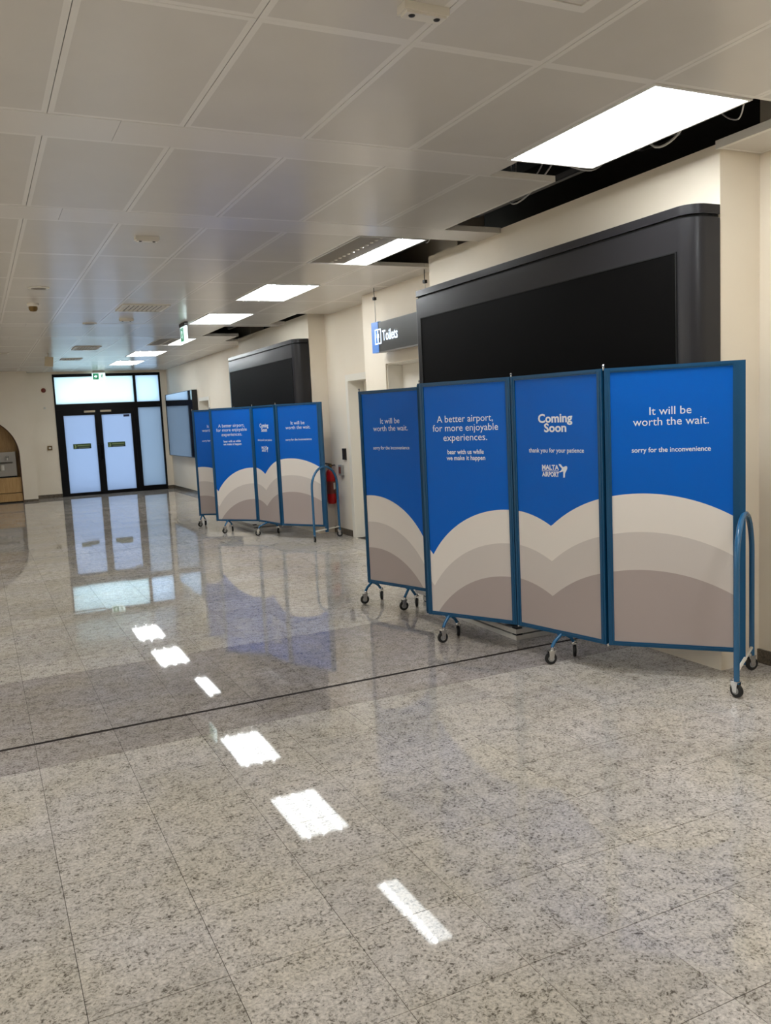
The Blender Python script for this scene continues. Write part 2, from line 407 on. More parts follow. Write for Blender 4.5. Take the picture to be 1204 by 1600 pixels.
# ------------------------------------------------------------------ ceiling lights
def ceiling_light(y0, kind, label, group, xc=3.0725):
    y1 = {-1.70: -.55, .61: 1.77, 2.92: 4.06, 6.05: 7.20, 8.36: 9.52, 10.68: 11.83, 13.80: 14.95, 16.10: 17.25, 18.40: 19.55}[y0]
    t = thing('ceiling_light', label, 'ceiling light', (xc, (y0+y1)/2, CZ), 0, group)
    a, c = .2935, (y1-y0)/2-.004
    h = B()
    h.box(-a, a, -c, c, .012, .06).box(-a, -a+.012, -c, c, -.006, .012).box(a-.012, a, -c, c, -.006, .012).box(-a+.012, a-.012, -c, -c+.014, -.006, .012).box(-a+.012, a-.012, c-.014, c, -.006, .012)
    h.build('housing', 'lamp_frame', t)
    secs = [(-a+.012, -.095), (-.095, .095), (.095, a-.012)]
    led = {}
    def dots(xc, m):
        b = led.setdefault(m, B()); n = 12
        for j in range(n):
            yy = -c+.06+(2*c-.12)*j/(n-1)
            b.lathe([(.017, .0), (.012, -.004), (.003, -.006)], (xc, yy, .004), 8)
    if kind == 'full':
        B().box(-a+.012, a-.012, -c+.014, c-.014, .004, .010).build('diffuser', 'lamp_lit', t)
        for s in secs: dots((s[0]+s[1])/2, 'led_lit')
    else:
        B().box(-a+.012, .062, -c+.014, c-.014, .004, .010).build('unlit_panel', 'lamp_unlit', t)
        B().box(.066, a-.012, -c+.014, c-.014, .004, .010).build('diffuser', 'lamp_lit', t)
        dots(-.08, 'lens_unlit'); dots(.12, 'led_lit')
    for m_, b_ in led.items(): tag(b_.build('led_lenses', m_, t), kind='stuff')
ceiling_light(-1.70, 'half', 'half lit ceiling panel at the end of the row behind the viewer', 'ceiling light panels')
ceiling_light(.61, 'full', 'lit ceiling panel just behind and above the viewer', 'ceiling light panels')
ceiling_light(2.92, 'full', 'largest bright ceiling light panel beside the dark open ceiling gap, top right', 'ceiling light panels')
ceiling_light(6.05, 'half', 'ceiling panel lit only on its right strip, with a grey perforated left half', 'ceiling light panels')
ceiling_light(8.36, 'full', 'bright ceiling panel, second fully lit one from the viewer, left of the toilets sign', 'ceiling light panels')
ceiling_light(10.68, 'full', 'bright ceiling panel just before the hanging green exit sign', 'ceiling light panels')
ceiling_light(13.80, 'half', 'thin half lit ceiling panel right under the hanging green exit sign', 'ceiling light panels')
ceiling_light(16.10, 'full', 'small bright ceiling panel, last but one in the row before the doors', 'ceiling light panels')
FILL_END = {-.55: .61, 1.77: 2.92, 4.36: 5.72, 6.05: 7.20, 8.36: 9.52, 10.68: 11.83}
for i in FILL_COLS:  # panels assumed and added for more ambient light, none of them in view
    for k, y0 in enumerate(FILL_ROWS):
        t = thing('ceiling_light', 'added unseen fill light panel over the left side of the hall', 'ceiling light', ((cx[i]+cx[i+1])/2, (y0+FILL_END[y0])/2, CZ), 0, 'added fill light panels on the left')
        a, c = .29, (FILL_END[y0]-y0)/2-.004
        B().box(-a, a, -c, c, .012, .06).box(-a, -a+.012, -c, c, -.006, .012).box(a-.012, a, -c, c, -.006, .012).box(-a+.012, a-.012, -c, -c+.014, -.006, .012).box(-a+.012, a-.012, c-.014, c, -.006, .012).build('housing', 'lamp_frame', t)
        B().box(-a+.012, a-.012, -c+.014, c-.014, .004, .010).build('diffuser', 'lamp_fill', t)
ceiling_light(18.40, 'full', 'smallest bright ceiling panel, the last one before the glass doors', 'ceiling light panels')

# ------------------------------------------------------------------ things in the open ceiling void
def void_thing(name, b, m, label, cat, group=None): return tag(b.build(name, m), label, cat, group)
def rail(x0, x1, y0, y1, z, label):
    b = B().box(x0, x1, y0, y1, z, z+.004).box(x0, x0+.004, y0, y1, z, z+.04).box(x1-.004, x1, y0, y1, z, z+.04)
    b.box((x0+x1)/2-.004, (x0+x1)/2+.004, y0+.2, y0+.208, z+.004, 3.70).box((x0+x1)/2-.004, (x0+x1)/2+.004, y1-.21, y1-.202, z+.004, 3.70)
    void_thing('ceiling_rail', b, 'void_metal', label, 'rail', 'rails in the ceiling void')
rail(3.58, 3.62, 2.95, 5.70, 3.06, 'dark metal carrier rail inside the near ceiling opening')
rail(3.60, 3.64, 6.08, 7.15, 3.06, 'dark metal carrier rail inside the ceiling opening before the toilets sign')
rail(3.78, 3.82, 12.17, 13.44, 3.06, 'dark metal carrier rail inside the far ceiling opening')
du = thing('air_duct', 'dark box duct up inside the near ceiling opening', 'duct', (3.62, 3.99, 3.12))
B().box(-.14, .2, -.13, .13, 0, .58).build('duct_body', 'void_metal', du)
B().box(-.17, .21, -.16, .16, 0, .02).build('flange', 'void_metal', du)
def cable(pts, label, r=.006):
    P = [Vector(p) for p in pts]; out = []
    for i in range(len(P)-1):
        p0, p1, p2, p3 = P[max(i-1, 0)], P[i], P[i+1], P[min(i+2, len(P)-1)]
        for k in range(7):
            t = k/7; out.append(.5*((2*p1)+(p2-p0)*t+(2*p0-5*p1+4*p2-p3)*t*t+(3*p1-p0-3*p2+p3)*t**3))
    out.append(P[-1])
    tag(B().tube(out, r, 6).build('cable', 'cable_grey', smooth=60), label, 'cable', 'loose cables in the ceiling void')
cable([(3.52, 4.4, 3.69), (3.53, 4.55, 3.25), (3.50, 4.85, 3.03), (3.58, 5.2, 3.05), (3.7, 5.3, 3.3), (3.72, 5.32, 3.69)], 'pale cable drooping in a long loop in the near ceiling opening')
cable([(3.45, 4.5, 3.69), (3.46, 4.62, 3.2), (3.44, 4.9, 3.02), (3.5, 5.05, 3.12), (3.5, 5.1, 3.69)], 'pale cable hanging in a short loop in the near ceiling opening', .005)
cable([(3.42, 3.35, 3.69), (3.46, 3.4, 3.2), (3.5, 3.52, 3.0), (3.47, 3.72, 3.04), (3.44, 3.75, 3.69)], 'pale cable looping down beside the big light panel', .007)
cable([(3.42, 2.97, 3.3), (3.52, 3.1, 3.06), (3.68, 3.3, 3.02), (3.74, 3.5, 3.2), (3.74, 3.54, 3.69)], 'thin cable sagging across the right end of the ceiling opening', .004)
cable([(3.0, 4.2, 3.1), (3.3, 4.22, 3.02), (3.55, 4.25, 3.02), (3.7, 4.3, 3.2), (3.72, 4.3, 3.69)], 'thin cable crossing the gap where a ceiling strip is missing', .005)
cable([(3.5, 6.2, 3.69), (3.52, 6.25, 3.1), (3.6, 6.5, 3.03), (3.7, 6.7, 3.2), (3.72, 6.75, 3.69)], 'thin cable in the opening before the toilets sign', .005)

# ------------------------------------------------------------------ ceiling fittings
def detector(x, y, label):
    t = thing('ceiling_sensor', label, 'sensor', (x, y, CZ), 0, 'ceiling sensors')
    b = B().prism([(-.085, -.03), (.085, -.03), (.085, .03), (-.085, .03)], 'z', -.026, 0)
    b.prism([(-.075, -.024), (.075, -.024), (.075, .024), (-.075, .024)], 'z', -.034, -.026)
    b.build('body', 'white_plastic', t)
    for s in (-1, 1): B().lathe([(.012, 0), (.010, -.003), (.004, -.005)], (s*.048, -.005, -.034), 12).build('lens', 'black_plastic', t)
detector(1.50, 2.66, 'white two-lens ceiling sensor cut by the top edge of the picture')
detector(1.255, 6.43, 'white two-lens ceiling sensor on the tile before the second beam')
detector(1.865, 11.27, 'small white ceiling sensor just beyond the square air vent')
def disc(x, y, r, label):
    t = thing('ceiling_disc', label, 'speaker', (x, y, CZ), 0, 'flush ceiling discs')
    B().lathe([(r, 0), (r, -.006), (r*.9, -.010), (r*.3, -.011)], (0, 0, 0), 24).build('cover', 'white_plastic', t, smooth=40)
    B().lathe([(r*.7, 0), (r*.68, -.002), (r*.2, -.003)], (0, 0, -.0105), 24).build('grille', 'lamp_unlit', t)
disc(.68, 8.89, .10, 'flat round disc flush with the ceiling above the smoke detector')
disc(1.48, 11.77, .09, 'flat round disc on the ceiling between vent and far beam')
disc(.574, 16.2, .10, 'flat round disc on the ceiling at the far left edge')
t = thing('smoke_detector', 'round white smoke detector with dark underside on the left ceiling', 'smoke detector', (.69, 9.97, CZ))
B().lathe([(.06, 0), (.062, -.02), (.05, -.035)], (0, 0, 0), 24).build('base', 'white_plastic', t, smooth=40)
B().lathe([(.045, 0), (.045, -.03), (.03, -.05), (.008, -.055)], (0, 0, -.035), 24).build('chamber', 'brass', t, smooth=40)
t = thing('projector_speaker', 'small boxy white speaker hanging from the far left ceiling', 'speaker', (1.30, 16.3, CZ))
B().box(-.01, .01, -.01, .01, -.06, 0).build('bracket', 'white_plastic', t)
B().prism([(-.07, -.22), (.06, -.24), (.08, -.08), (-.05, -.06)], 'y', -.07, .07).build('case', 'beige_plastic', t)
def vent(x0, x1, y0, y1, n, label, dark='black_plastic'):
    t = thing('air_vent', label, 'vent', ((x0+x1)/2, (y0+y1)/2, CZ), 0, 'ceiling vents')
    a, c = (x1-x0)/2, (y1-y0)/2; e = .035
    B().box(-a, a, -c, -c+e, -.012, .0).box(-a, a, c-e, c, -.012, .0).box(-a, -a+e, -c+e, c-e, -.012, .0).box(a-e, a, -c+e, c-e, -.012, .0).build('frame', 'white_plastic', t)
    B().box(-a+e, a-e, -c+e, c-e, -.001, .0).build('backing', dark, t)
    for k in range(n):
        xx = -a+e+(2*a-2*e)*(k+.5)/n; q = (a-e)/n
        B().prism([(xx-q*.55, -.003), (xx-q*.40, -.002), (xx+q*.45, -.014), (xx+q*.30, -.015)], 'y', -c+e, c-e).build('slat', 'white_plastic', t)
vent(1.62, 2.15, 9.94, 10.50, 9, 'square louvred ceiling vent with open dark slats near the middle')
vent(1.63, 2.05, 15.0, 15.65, 8, 'grey rectangular ceiling vent, nearer of the two far ones')
vent(1.63, 2.02, 17.5, 17.9, 6, 'small dark ceiling vent, farthest one before the doors')
t = thing('access_hatch', 'square hatch frame in the ceiling cut by the top edge of the picture', 'hatch', (1.74, 2.19, CZ))
B().box(-.30, .30, -.30, -.262, -.008, 0).box(-.30, .30, .262, .30, -.008, 0).box(-.30, -.262, -.262, .262, -.008, 0).box(.262, .30, -.262, .262, -.008, 0).build('frame', 'tile_plain', t)
B().box(-.257, .257, -.257, .257, -.006, 0).build('flap', 'tile_perforated', t)

# ------------------------------------------------------------------ signs hanging from the ceiling
def arrow_man(b, x, z, s, y, mi):
    """running figure with a doorway, as on an exit sign"""
    b.prism([(x+.1*s+.06*s*math.cos(k*math.pi/5), z+.33*s+.06*s*math.sin(k*math.pi/5)) for k in range(10)], 'y', y, y-.001, mi)
    b.prism([(x-.02*s, z+.25*s), (x+.12*s, z+.24*s), (x+.06*s, z), (x-.08*s, z-.02*s)], 'y', y, y-.001, mi)
    b.prism([(x-.06*s, z), (x+.04*s, z), (x-.04*s, z-.18*s), (x-.22*s, z-.22*s), (x-.22*s, z-.16*s), (x-.1*s, z-.13*s)], 'y', y, y-.001, mi)
    b.prism([(x-.02*s, z+.02*s), (x+.06*s, z), (x+.16*s, z-.15*s), (x+.10*s, z-.33*s), (x+.04*s, z-.31*s), (x+.08*s, z-.15*s)], 'y', y, y-.001, mi)
    b.prism([(x+.08*s, z+.22*s), (x+.22*s, z+.10*s), (x+.18*s, z+.06*s), (x+.06*s, z+.16*s)], 'y', y, y-.001, mi)
    b.prism([(x-.02*s, z+.25*s), (x-.2*s, z+.2*s), (x-.2*s, z+.06*s), (x-.15*s, z+.06*s), (x-.14*s, z+.16*s), (x, z+.18*s)], 'y', y, y-.001, mi)
# the one beside the row of lights, parallel to the corridor: local -y faces the hall (world -x)
t = thing('exit_sign', 'green and white running man exit sign hanging edge-on beside the ceiling lights', 'exit sign', (2.685, 11.72, CZ), -math.pi/2, 'exit signs')
B().box(-.17, .17, -.022, .022, -.05, 0).build('mount', 'black_plastic', t)
B().box(-.165, .165, -.012, .012, -.255, -.05).build('lit_plate', 'exit_white', t)
b = B().box(-.14, .03, -.0135, -.0125, -.24, -.065); b.build('green_field', 'exit_green', t)
b = B(); arrow_man(b, -.055, -.15, .2, -.0137, 0); b.build('running_man', 'exit_white', t)
t = thing('exit_sign', 'small green exit sign hanging in front of the pale window over the doors', 'exit sign', (2.80, 21.45, CZ), 0, 'exit signs')
B().box(-.14, .14, -.02, .02, -.05, 0).build('mount', 'white_plastic', t)
B().box(-.15, .15, -.012, .012, -.215, -.05).build('lit_plate', 'exit_white', t)
B().box(-.135, .0, -.0135, -.0125, -.205, -.06).build('green_field', 'exit_green', t)
b = B().prism([(-.10, -.145), (-.10, -.115), (-.07, -.115), (-.07, -.09), (-.03, -.13), (-.07, -.17), (-.07, -.145)], 'y', -.0137, -.0147); b.build('arrow', 'exit_white', t)
b = B(); arrow_man(b, .07, -.13, .15, -.0127, 0); b.build('running_man', 'exit_green', t)

# toilets sign
t = thing('toilets_sign', 'dark hanging sign with blue end and lit white word Toilets', 'sign', (4.0, 7.92, 2.425), -math.pi/2)
B().box(-.435, .62, 0, .05, -.155, .155).build('dark_board', 'sign_dark', t)
bl = B().box(-.60, -.435, -.004, .05, -.16, .165).build('blue_end', 'sign_blue', t)
B().box(-.435, .62, -.004, .054, -.168, -.156).build('bottom_rail', 'steel', t)
b = B(); put_text(b, 'Toilets', -.155, .004, .36, .112, -.0045, .012)
b.build('lettering', 'sign_letter', t)
b = B()
x0, x1, z0, z1, e = -.515, -.365, -.075, .085, .012
b.box(x0, x1, -.0062, -.0045, z1-e, z1).box(x0, x1, -.0062, -.0045, z0, z0+e).box(x0, x0+e, -.0062, -.0045, z0+e, z1-e).box(x1-e, x1, -.0062, -.0045, z0+e, z1-e)
cx_ = (x0+x1)/2
b.prism([(cx_+.012*math.cos(k*math.pi/6), .056+.012*math.sin(k*math.pi/6)) for k in range(12)], 'y', -.0045, -.0062)
b.prism([(cx_-.016, .038), (cx_+.016, .038), (cx_+.026, -.005), (cx_+.012, -.01), (cx_+.008, -.058), (cx_-.008, -.058), (cx_-.012, -.01), (cx_-.026, -.005)], 'y', -.0045, -.0062)
b.build('pictogram', 'sign_letter', t)
for xx in (-.545, .60):
    r_ = B().tube([(xx, .025, .155), (xx, .025, .40)], .006).build('hanger_rod', 'white_plastic', t)
    B().tube([(xx, .025, .40), (xx-.008, .025, .46), (xx+.004, .02, .535)], .004).box(xx-.018, xx+.018, .008, .04, .405, .435).build('hook', 'black_plastic', r_)

# ------------------------------------------------------------------ glazed entrance (far wall)
dr = struct(B().box(1.765, 1.80, YF-.02, YF+.08, 0, 2.905).box(4.225, 4.265, YF-.02, YF+.08, 0, 2.905).box(1.80, 4.225, YF-.02, YF+.08, 2.84, 2.905)
            .box(1.80, 4.225, YF-.02, YF+.08, 2.06, 2.20).box(3.61, 3.67, YF-.02, YF+.08, 2.20, 2.84).box(3.575, 3.675, YF-.02, YF+.08, 0, 2.06)
            .box(3.675, 4.225, YF-.02, YF+.08, 0, .12).build('door_1', 'frame_black'))
B().box(1.80, 3.61, YF+.02, YF+.035, 2.20, 2.84).build('window_pane', 'glass_transom', dr)
B().box(3.67, 4.225, YF+.02, YF+.035, 2.20, 2.84).build('window_pane', 'glass_side', dr)
B().box(3.675, 4.225, YF+.02, YF+.035, .12, 2.06).build('window_pane', 'glass_sidelight', dr)
def leaf(x0, x1, gx0, gx1, gz0, gz1, sx, hx, cl):
    l_ = B().box(x0, gx0, YF-.01, YF+.045, .0, 2.06).box(gx1, x1, YF-.01, YF+.045, .0, 2.06).box(gx0, gx1, YF-.01, YF+.045, .0, gz0).box(gx0, gx1, YF-.01, YF+.045, gz1, 2.06).build('door_leaf', 'frame_black', dr)
    B().box(gx0, gx1, YF+.012, YF+.024, gz0, gz1).build('glass_pane', 'glass_door', l_)
    st = B().box(sx, sx+.41, YF+.0095, YF+.0115, 1.125, 1.245, 0)
    st.box(sx+.09, sx+.40, YF+.0085, YF+.0095, 1.130, 1.165, 1).box(sx+.12, sx+.37, YF+.0075, YF+.0085, 1.142, 1.152, 2)
    st.box(sx+.10, sx+.38, YF+.0085, YF+.0095, 1.195, 1.212, 2)
    st.prism([(sx+.02, 1.14), (sx+.045, 1.18), (sx+.03, 1.22), (sx+.06, 1.225), (sx+.07, 1.18), (sx+.06, 1.14)], 'y', YF+.0085, YF+.0095, 2)
    st.build('notice_sticker', ['sticker_green', 'sticker_navy', 'sticker_pale'], l_)
    B().box(cl, cl+.25, YF-.065, YF-.01, 1.985, 2.03).build('door_closer', 'beige_plastic', l_)
    B().tube([(hx, YF-.01, .85), (hx, YF-.06, .85), (hx, YF-.06, 1.2), (hx, YF-.01, 1.2)], .012).build('pull_handle', 'frame_black', l_)
leaf(1.80, 2.7175, 1.94, 2.645, .07, 1.925, 2.10, 2.685, 2.41)
leaf(2.7175, 3.575, 2.805, 3.50, .08, 1.92, 2.90, 2.76, 2.78)
B().box(3.32, 3.46, YF+.007, YF+.0115, 1.85, 1.905).build('notice_plate', 'sticker_navy', dr)

# small fittings on the door wall
t = thing('alarm_sounder', 'small dull red round sounder on the wall left of the doors', 'alarm', (1.55, YF, 2.54))
B().lathe([(.05, 0), (.052, -.03), (.03, -.05), (.01, -.055)], (0, 0, 0), 20, axis='y').build('body', 'red_dull', t, smooth=40)
B().lathe([(.058, 0), (.058, -.008), (.05, -.01)], (0, 0, 0), 20, axis='y').build('back_plate', 'beige_plastic', t)
t = thing('wall_disc', 'small pale round plate below the red sounder', 'plate', (1.545, YF, 2.13))
B().lathe([(.03, 0), (.03, -.012), (.02, -.016)], (0, 0, 0), 16, axis='y').build('plate', 'white_plastic', t)
B().lathe([(.008, 0), (.008, -.004), (.004, -.006)], (0, 0, 0), 10, axis='y').build('screw', 'steel', t, loc=(0, -.015, 0))
t = thing('door_release', 'brown framed call point with white button left of the doors', 'switch', (1.575, YF, 1.185))
B().box(-.05, .05, -.03, 0, -.05, .05).build('box', 'brass', t)
B().box(-.024, .024, -.036, -.03, -.022, .022).build('button', 'white_plastic', t)

# ------------------------------------------------------------------ drinking fountain niche (far left)
t = thing('niche_cabinet', 'low light wooden cabinet under the drinking fountain in the arched niche', 'cabinet', (0, YL, 0))
back = [(x*.985, z if z == 0 else AZ+(z-AZ)*.985) for x, z in arc]
bb = B()
for k in range(1, 33):
    (xa, za), (xb, zb) = back[k], back[k+1]
    bb.poly([(xa, .35, .57), (xb, .35, .57), (xb, .35, zb), (xa, .35, za)]).poly([(xa, .37, .57), (xb, .37, .57), (xb, .37, zb), (xa, .37, za)])
bb.build('niche_lining', 'wood', niche_wall, (0, YL, 0))
B().box(-.865, .865, .03, .34, .23, .574).build('upper_front', 'wood', t)
B().box(-.865, .865, .03, .36, .03, .215).build('lower_front', 'wood', t)
B().box(-.86, .86, .06, .36, 0, .03).build('plinth', 'gap_black', t)
b = B()
for k in range(len(arc)-1):
    (xa, za), (xb, zb) = arc[k], arc[k+1]
    s = .982
    q = lambda x, z: (x*s, AZ+(z-AZ)*s if z > AZ else z)
    (xc, zc), (xd, zd) = q(xa, za), q(xb, zb)
    b.poly([(xa, -.004, za), (xb, -.004, zb), (xd, -.004, zd), (xc, -.004, zc)])
    b.poly([(xd, -.004, zd), (xc, -.004, zc), (xc, .34, zc), (xd, .34, zd)])
b.build('arch_trim', 'wood_edge', niche_wall, (0, YL, 0))
t = thing('drinking_fountain', 'steel drinking fountain with small spout in the arched niche', 'fountain', (0, YL, .575))
B().box(-.80, .80, .20, .34, .03, .58).build('back_plate', 'steel', t)
B().prism([(.02, .36), (.20, .32), (.20, .38), (.02, .40)], 'x', .25, .72).build('basin', 'steel', t)
B().prism([(.02, .36), (.20, .32), (.20, .38), (.02, .40)], 'x', -.72, -.25).build('basin', 'steel', t)
for s in (-1, 1):
    B().tube([(s*.62, .16, .40), (s*.62, .16, .46), (s*.62, .11, .475)], .018).lathe([(.03, 0), (.03, .02), (.02, .03)], (s*.62, .16, .46), 12).build('spout', 'chrome', t, smooth=40)
    B().lathe([(.045, 0), (.05, .12), (.045, .125)], (s*.50, .14, .17), 16).build('cup', 'white_plastic', t, smooth=40)
B().box(-.80, .80, .18, .34, 0, .03).build('shadow_gap', 'gap_black', t)

# ------------------------------------------------------------------ black display housings on the bays
def housing(x, y0, y1, label):
    """x = wall face; y0 = near end; y1 = far end; z 0.95 - 2.664"""
    t = thing('display_housing', label, 'display', (x, y0, 0), 0, 'black display housings')
    L = y1-y0; D = .21; r = .11
    def prof(off=0):
        pts = [(0, off)]
        for k in range(9):
            a = math.pi/2*k/8; pts.append((-D+off+r-r*math.sin(a), off+r-r*math.cos(a)))
        for k in range(9):
            a = math.pi/2*k/8; pts.append((-D+off+.03-.03*math.cos(a), L-off-.03+.03*math.sin(a)))
        pts.append((0, L-off)); return pts
    B().prism(prof(), 'z', .95, 2.595).build('body', 'housing_black', t, smooth=30)
    B().prism(prof(.014), 'z', 2.596, 2.612).build('shadow_gap', 'gap_black', t, smooth=30)
    B().prism(prof(), 'z', 2.613, 2.664).build('top_cap', 'housing_black', t, smooth=30)
    B().box(-D-.006, -D-.0005, .118, L-.11, 1.25, 2.415).build('screen', 'screen_black', t)
    f = B(); e = .006
    f.box(-D-.009, -D-.0005, .112, .118, 1.244, 2.421).box(-D-.009, -D-.0005, L-.11, L-.104, 1.244, 2.421).box(-D-.009, -D-.0005, .118, L-.11, 2.415, 2.421).box(-D-.009, -D-.0005, .118, L-.11, 1.244, 1.25)
    f.build('screen_edge', 'gap_black', t)
housing(3.828, 3.545, 6.78, 'large black display housing with rounded end behind the nearer blue partition')
housing(4.168, 10.91, 14.20, 'smaller looking black display housing behind the farther blue partition')

# ------------------------------------------------------------------ television on the far right wall
t = thing('wall_television', 'wide wall screen reflecting the bright doors, on the far right wall', 'television', (XW2, 18.46, 0))
B().box(-.115, -.01, 0, 2.84, .85, 2.33).build('case', 'black_plastic', t)
B().box(-.120, -.115, .012, 2.828, .865, 2.318).build('screen', 'tv_glass', t)
B().box(-.01, 0, .9, 1.9, 1.3, 1.9).build('wall_mount', 'steel', t)

# ------------------------------------------------------------------ wall switches and extinguisher
t = thing('card_reader', 'small black reader box on the wall beside the white door frame', 'switch', (XW2, 10.44, 1.10))
B().box(-.025, 0, -.045, .045, -.075, .075).build('case', 'black_plastic', t)
B().box(-.029, -.025, -.03, .03, -.01, .055).build('reader_face', 'housing_black', t)
t = thing('call_point', 'small grey framed box below the black reader', 'switch', (XW2, 10.56, .88))
B().box(-.04, 0, -.05, .05, -.07, .07).build('case', 'wheel_hub', t)
B().box(-.044, -.04, -.03, .03, -.045, .045).build('cover', 'red_dull', t)
t = thing('fire_extinguisher', 'red fire extinguisher hanging on the wall behind the far partition arch', 'fire extinguisher', (4.355, 10.84, .41))
B().lathe([(.05, 0), (.058, .012), (.06, .03), (.06, .42), (.05, .455), (.025, .475), (.018, .49)], (0, 0, 0), 24).build('body', 'red_paint', t, smooth=50)
B().lathe([(.02, .485), (.022, .52), (.016, .535)], (0, 0, 0), 14).box(-.015, .015, -.03, .03, .515, .54).build('valve', 'brass', t)
B().prism([(-.10, .55), (.02, .535), (.02, .55), (-.10, .575)], 'y', -.012, .012).prism([(-.09, .515), (.0, .52), (.0, .532), (-.09, .53)], 'y', -.01, .01).build('handle', 'black_plastic', t)
B().tube([(.02, 0, .525), (.07, -.02, .53), (.085, -.03, .45), (.08, -.03, .25), (.075, -.03, .12)], .011).build('hose', 'black_plastic', t, smooth=60)
B().lathe([(.0605, .14), (.0612, .15), (.0612, .30), (.0605, .31)], (0, 0, 0), 24).build('label_band', 'red_dull', t, smooth=50)
b = B()
for k in range(5):
    a0, a1 = math.radians(-80+k*9), math.radians(-80+(k+1)*9); R = .0622
    b.poly([(R*math.cos(a0), R*math.sin(a0), .20), (R*math.cos(a1), R*math.sin(a1), .20), (R*math.cos(a1), R*math.sin(a1), .29), (R*math.cos(a0), R*math.sin(a0), .29)])
b.build('sticker', 'label_white', t)
B().box(-.02, .02, .055, .08, .33, .40).build('wall_bracket', 'black_plastic', t)

# ------------------------------------------------------------------ blue folding partitions
ZB, ZT, FW, FT = .17, 1.80, .033, .032
def arc_top(xs, circles, shift):
    return [max((c[1]-shift+math.sqrt(max(c[2]**2-(x-c[0])**2, 0)) if abs(x-c[0]) < c[2] else -9) for c in circles) for x in xs]
CLOUD = {   # circles (centre u, centre v, radius) in the print's own metres from its lower left corner
    'A': [(.07, .73-.70, .70)],
    'B': [(.35, .45-.55, .55)],
    'C': [(.625, .742-.70, .70), (-.42, .62-.55, .56)],
    'D': [(-.06, .742-.70, .70), (.895, .880-.99, .99)],
    'E': [(.165, .880-.99, .99)],
}
COPY = {
    'A': [('It will be', .855, .225, 0), ('worth the wait.', .817, .405, 0), ('sorry for the inconvenience', .716, .425, .012)],
    'B': [],
    'C': [('A better airport,', .856, .44, 0), ('for more enjoyable', .8175, .515, 0), ('experiences.', .776, .345, 0), ('bear with us while', .714, .287, .016), ('we make it happen', .688, .305, .016)],
    'D': [('Coming', .843, .27, .03), ('Soon', .806, .175, .03), ('thank you for your patience', .718, .435, .012)],
}
COPY['E'] = COPY['A']
CAPH = {'A': [.047, .047, .029], 'C': [.048, .048, .048, .031, .031], 'D': [.054, .054, .029]}
CAPH['E'] = CAPH['A']; CAPH['B'] = []
wheel_me = B().lathe([(.030, -.011), (.037, -.008), (.039, 0), (.037, .008), (.030, .011)], (0, 0, 0), 20, axis='x').mesh('wheel', 'rubber', 40)
hub_me = B().lathe([(.020, -.013), (.022, 0), (.020, .013)], (0, 0, 0), 14, axis='x').mesh('hub', 'wheel_hub', 40)
fk = B()
for s in (-1, 1): fk.prism([(-.012, -.008), (.012, -.008), (.026, .052), (-.016, .052)], 'x', s*.0165-.0015, s*.0165+.0015)
fk.box(-.019, .019, -.018, .030, .048, .053).lathe([(.014, .052), (.014, .066), (.009, .07)], (0, .012, 0), 12)
fork_me = fk.mesh('caster_fork', 'chrome', 40)
def caster(parent, x, y, rz):
    """caster whose wheel stands on z = 0 of the parent's frame"""
    o = link('caster_fork', fork_me, parent, (x, y, .039), rz)
    o2 = link('wheel', wheel_me, parent, (x, y, .039), rz)
    o3 = link('wheel_hub', hub_me, parent, (x, y, .039), rz)
    return o
def foot(root, parent, u, half, rz):
    """inverted V foot across the panel at distance u along it"""
    f = B()
    for s in (-1, 1): f.tube([(u, s*.008, ZB+.004), (u, s*(half-.035), .135), (u, s*(half-.012), .105)], .011, 10)
    f.box(u-.03, u+.03, -.016, .016, ZB-.006, ZB)
    fo = f.build('leg', 'tube_blue', root, parent.location, parent.rotation_euler.z, smooth=50)
    for k, s in enumerate((-1, 1)): caster(fo, u, s*half, rz+(.7 if s > 0 else -.5))
def plane_icon(b, u, v, s, y):
    o = [(.02, -.62), (.20, -.60), (.24, -.20), (.38, .02), (.50, .20), (.52, .38), (.40, .48), (.20, .42), (.0, .36), (-.25, .62), (-.50, .66), (-.44, .50),
         (-.20, .30), (-.12, .18), (-.30, .0), (-.46, -.04), (-.38, -.14), (-.10, -.06), (.04, -.02)]
    b.prism([(u+x*s, v+z*s) for x, z in o], 'y', y, y-.0006)
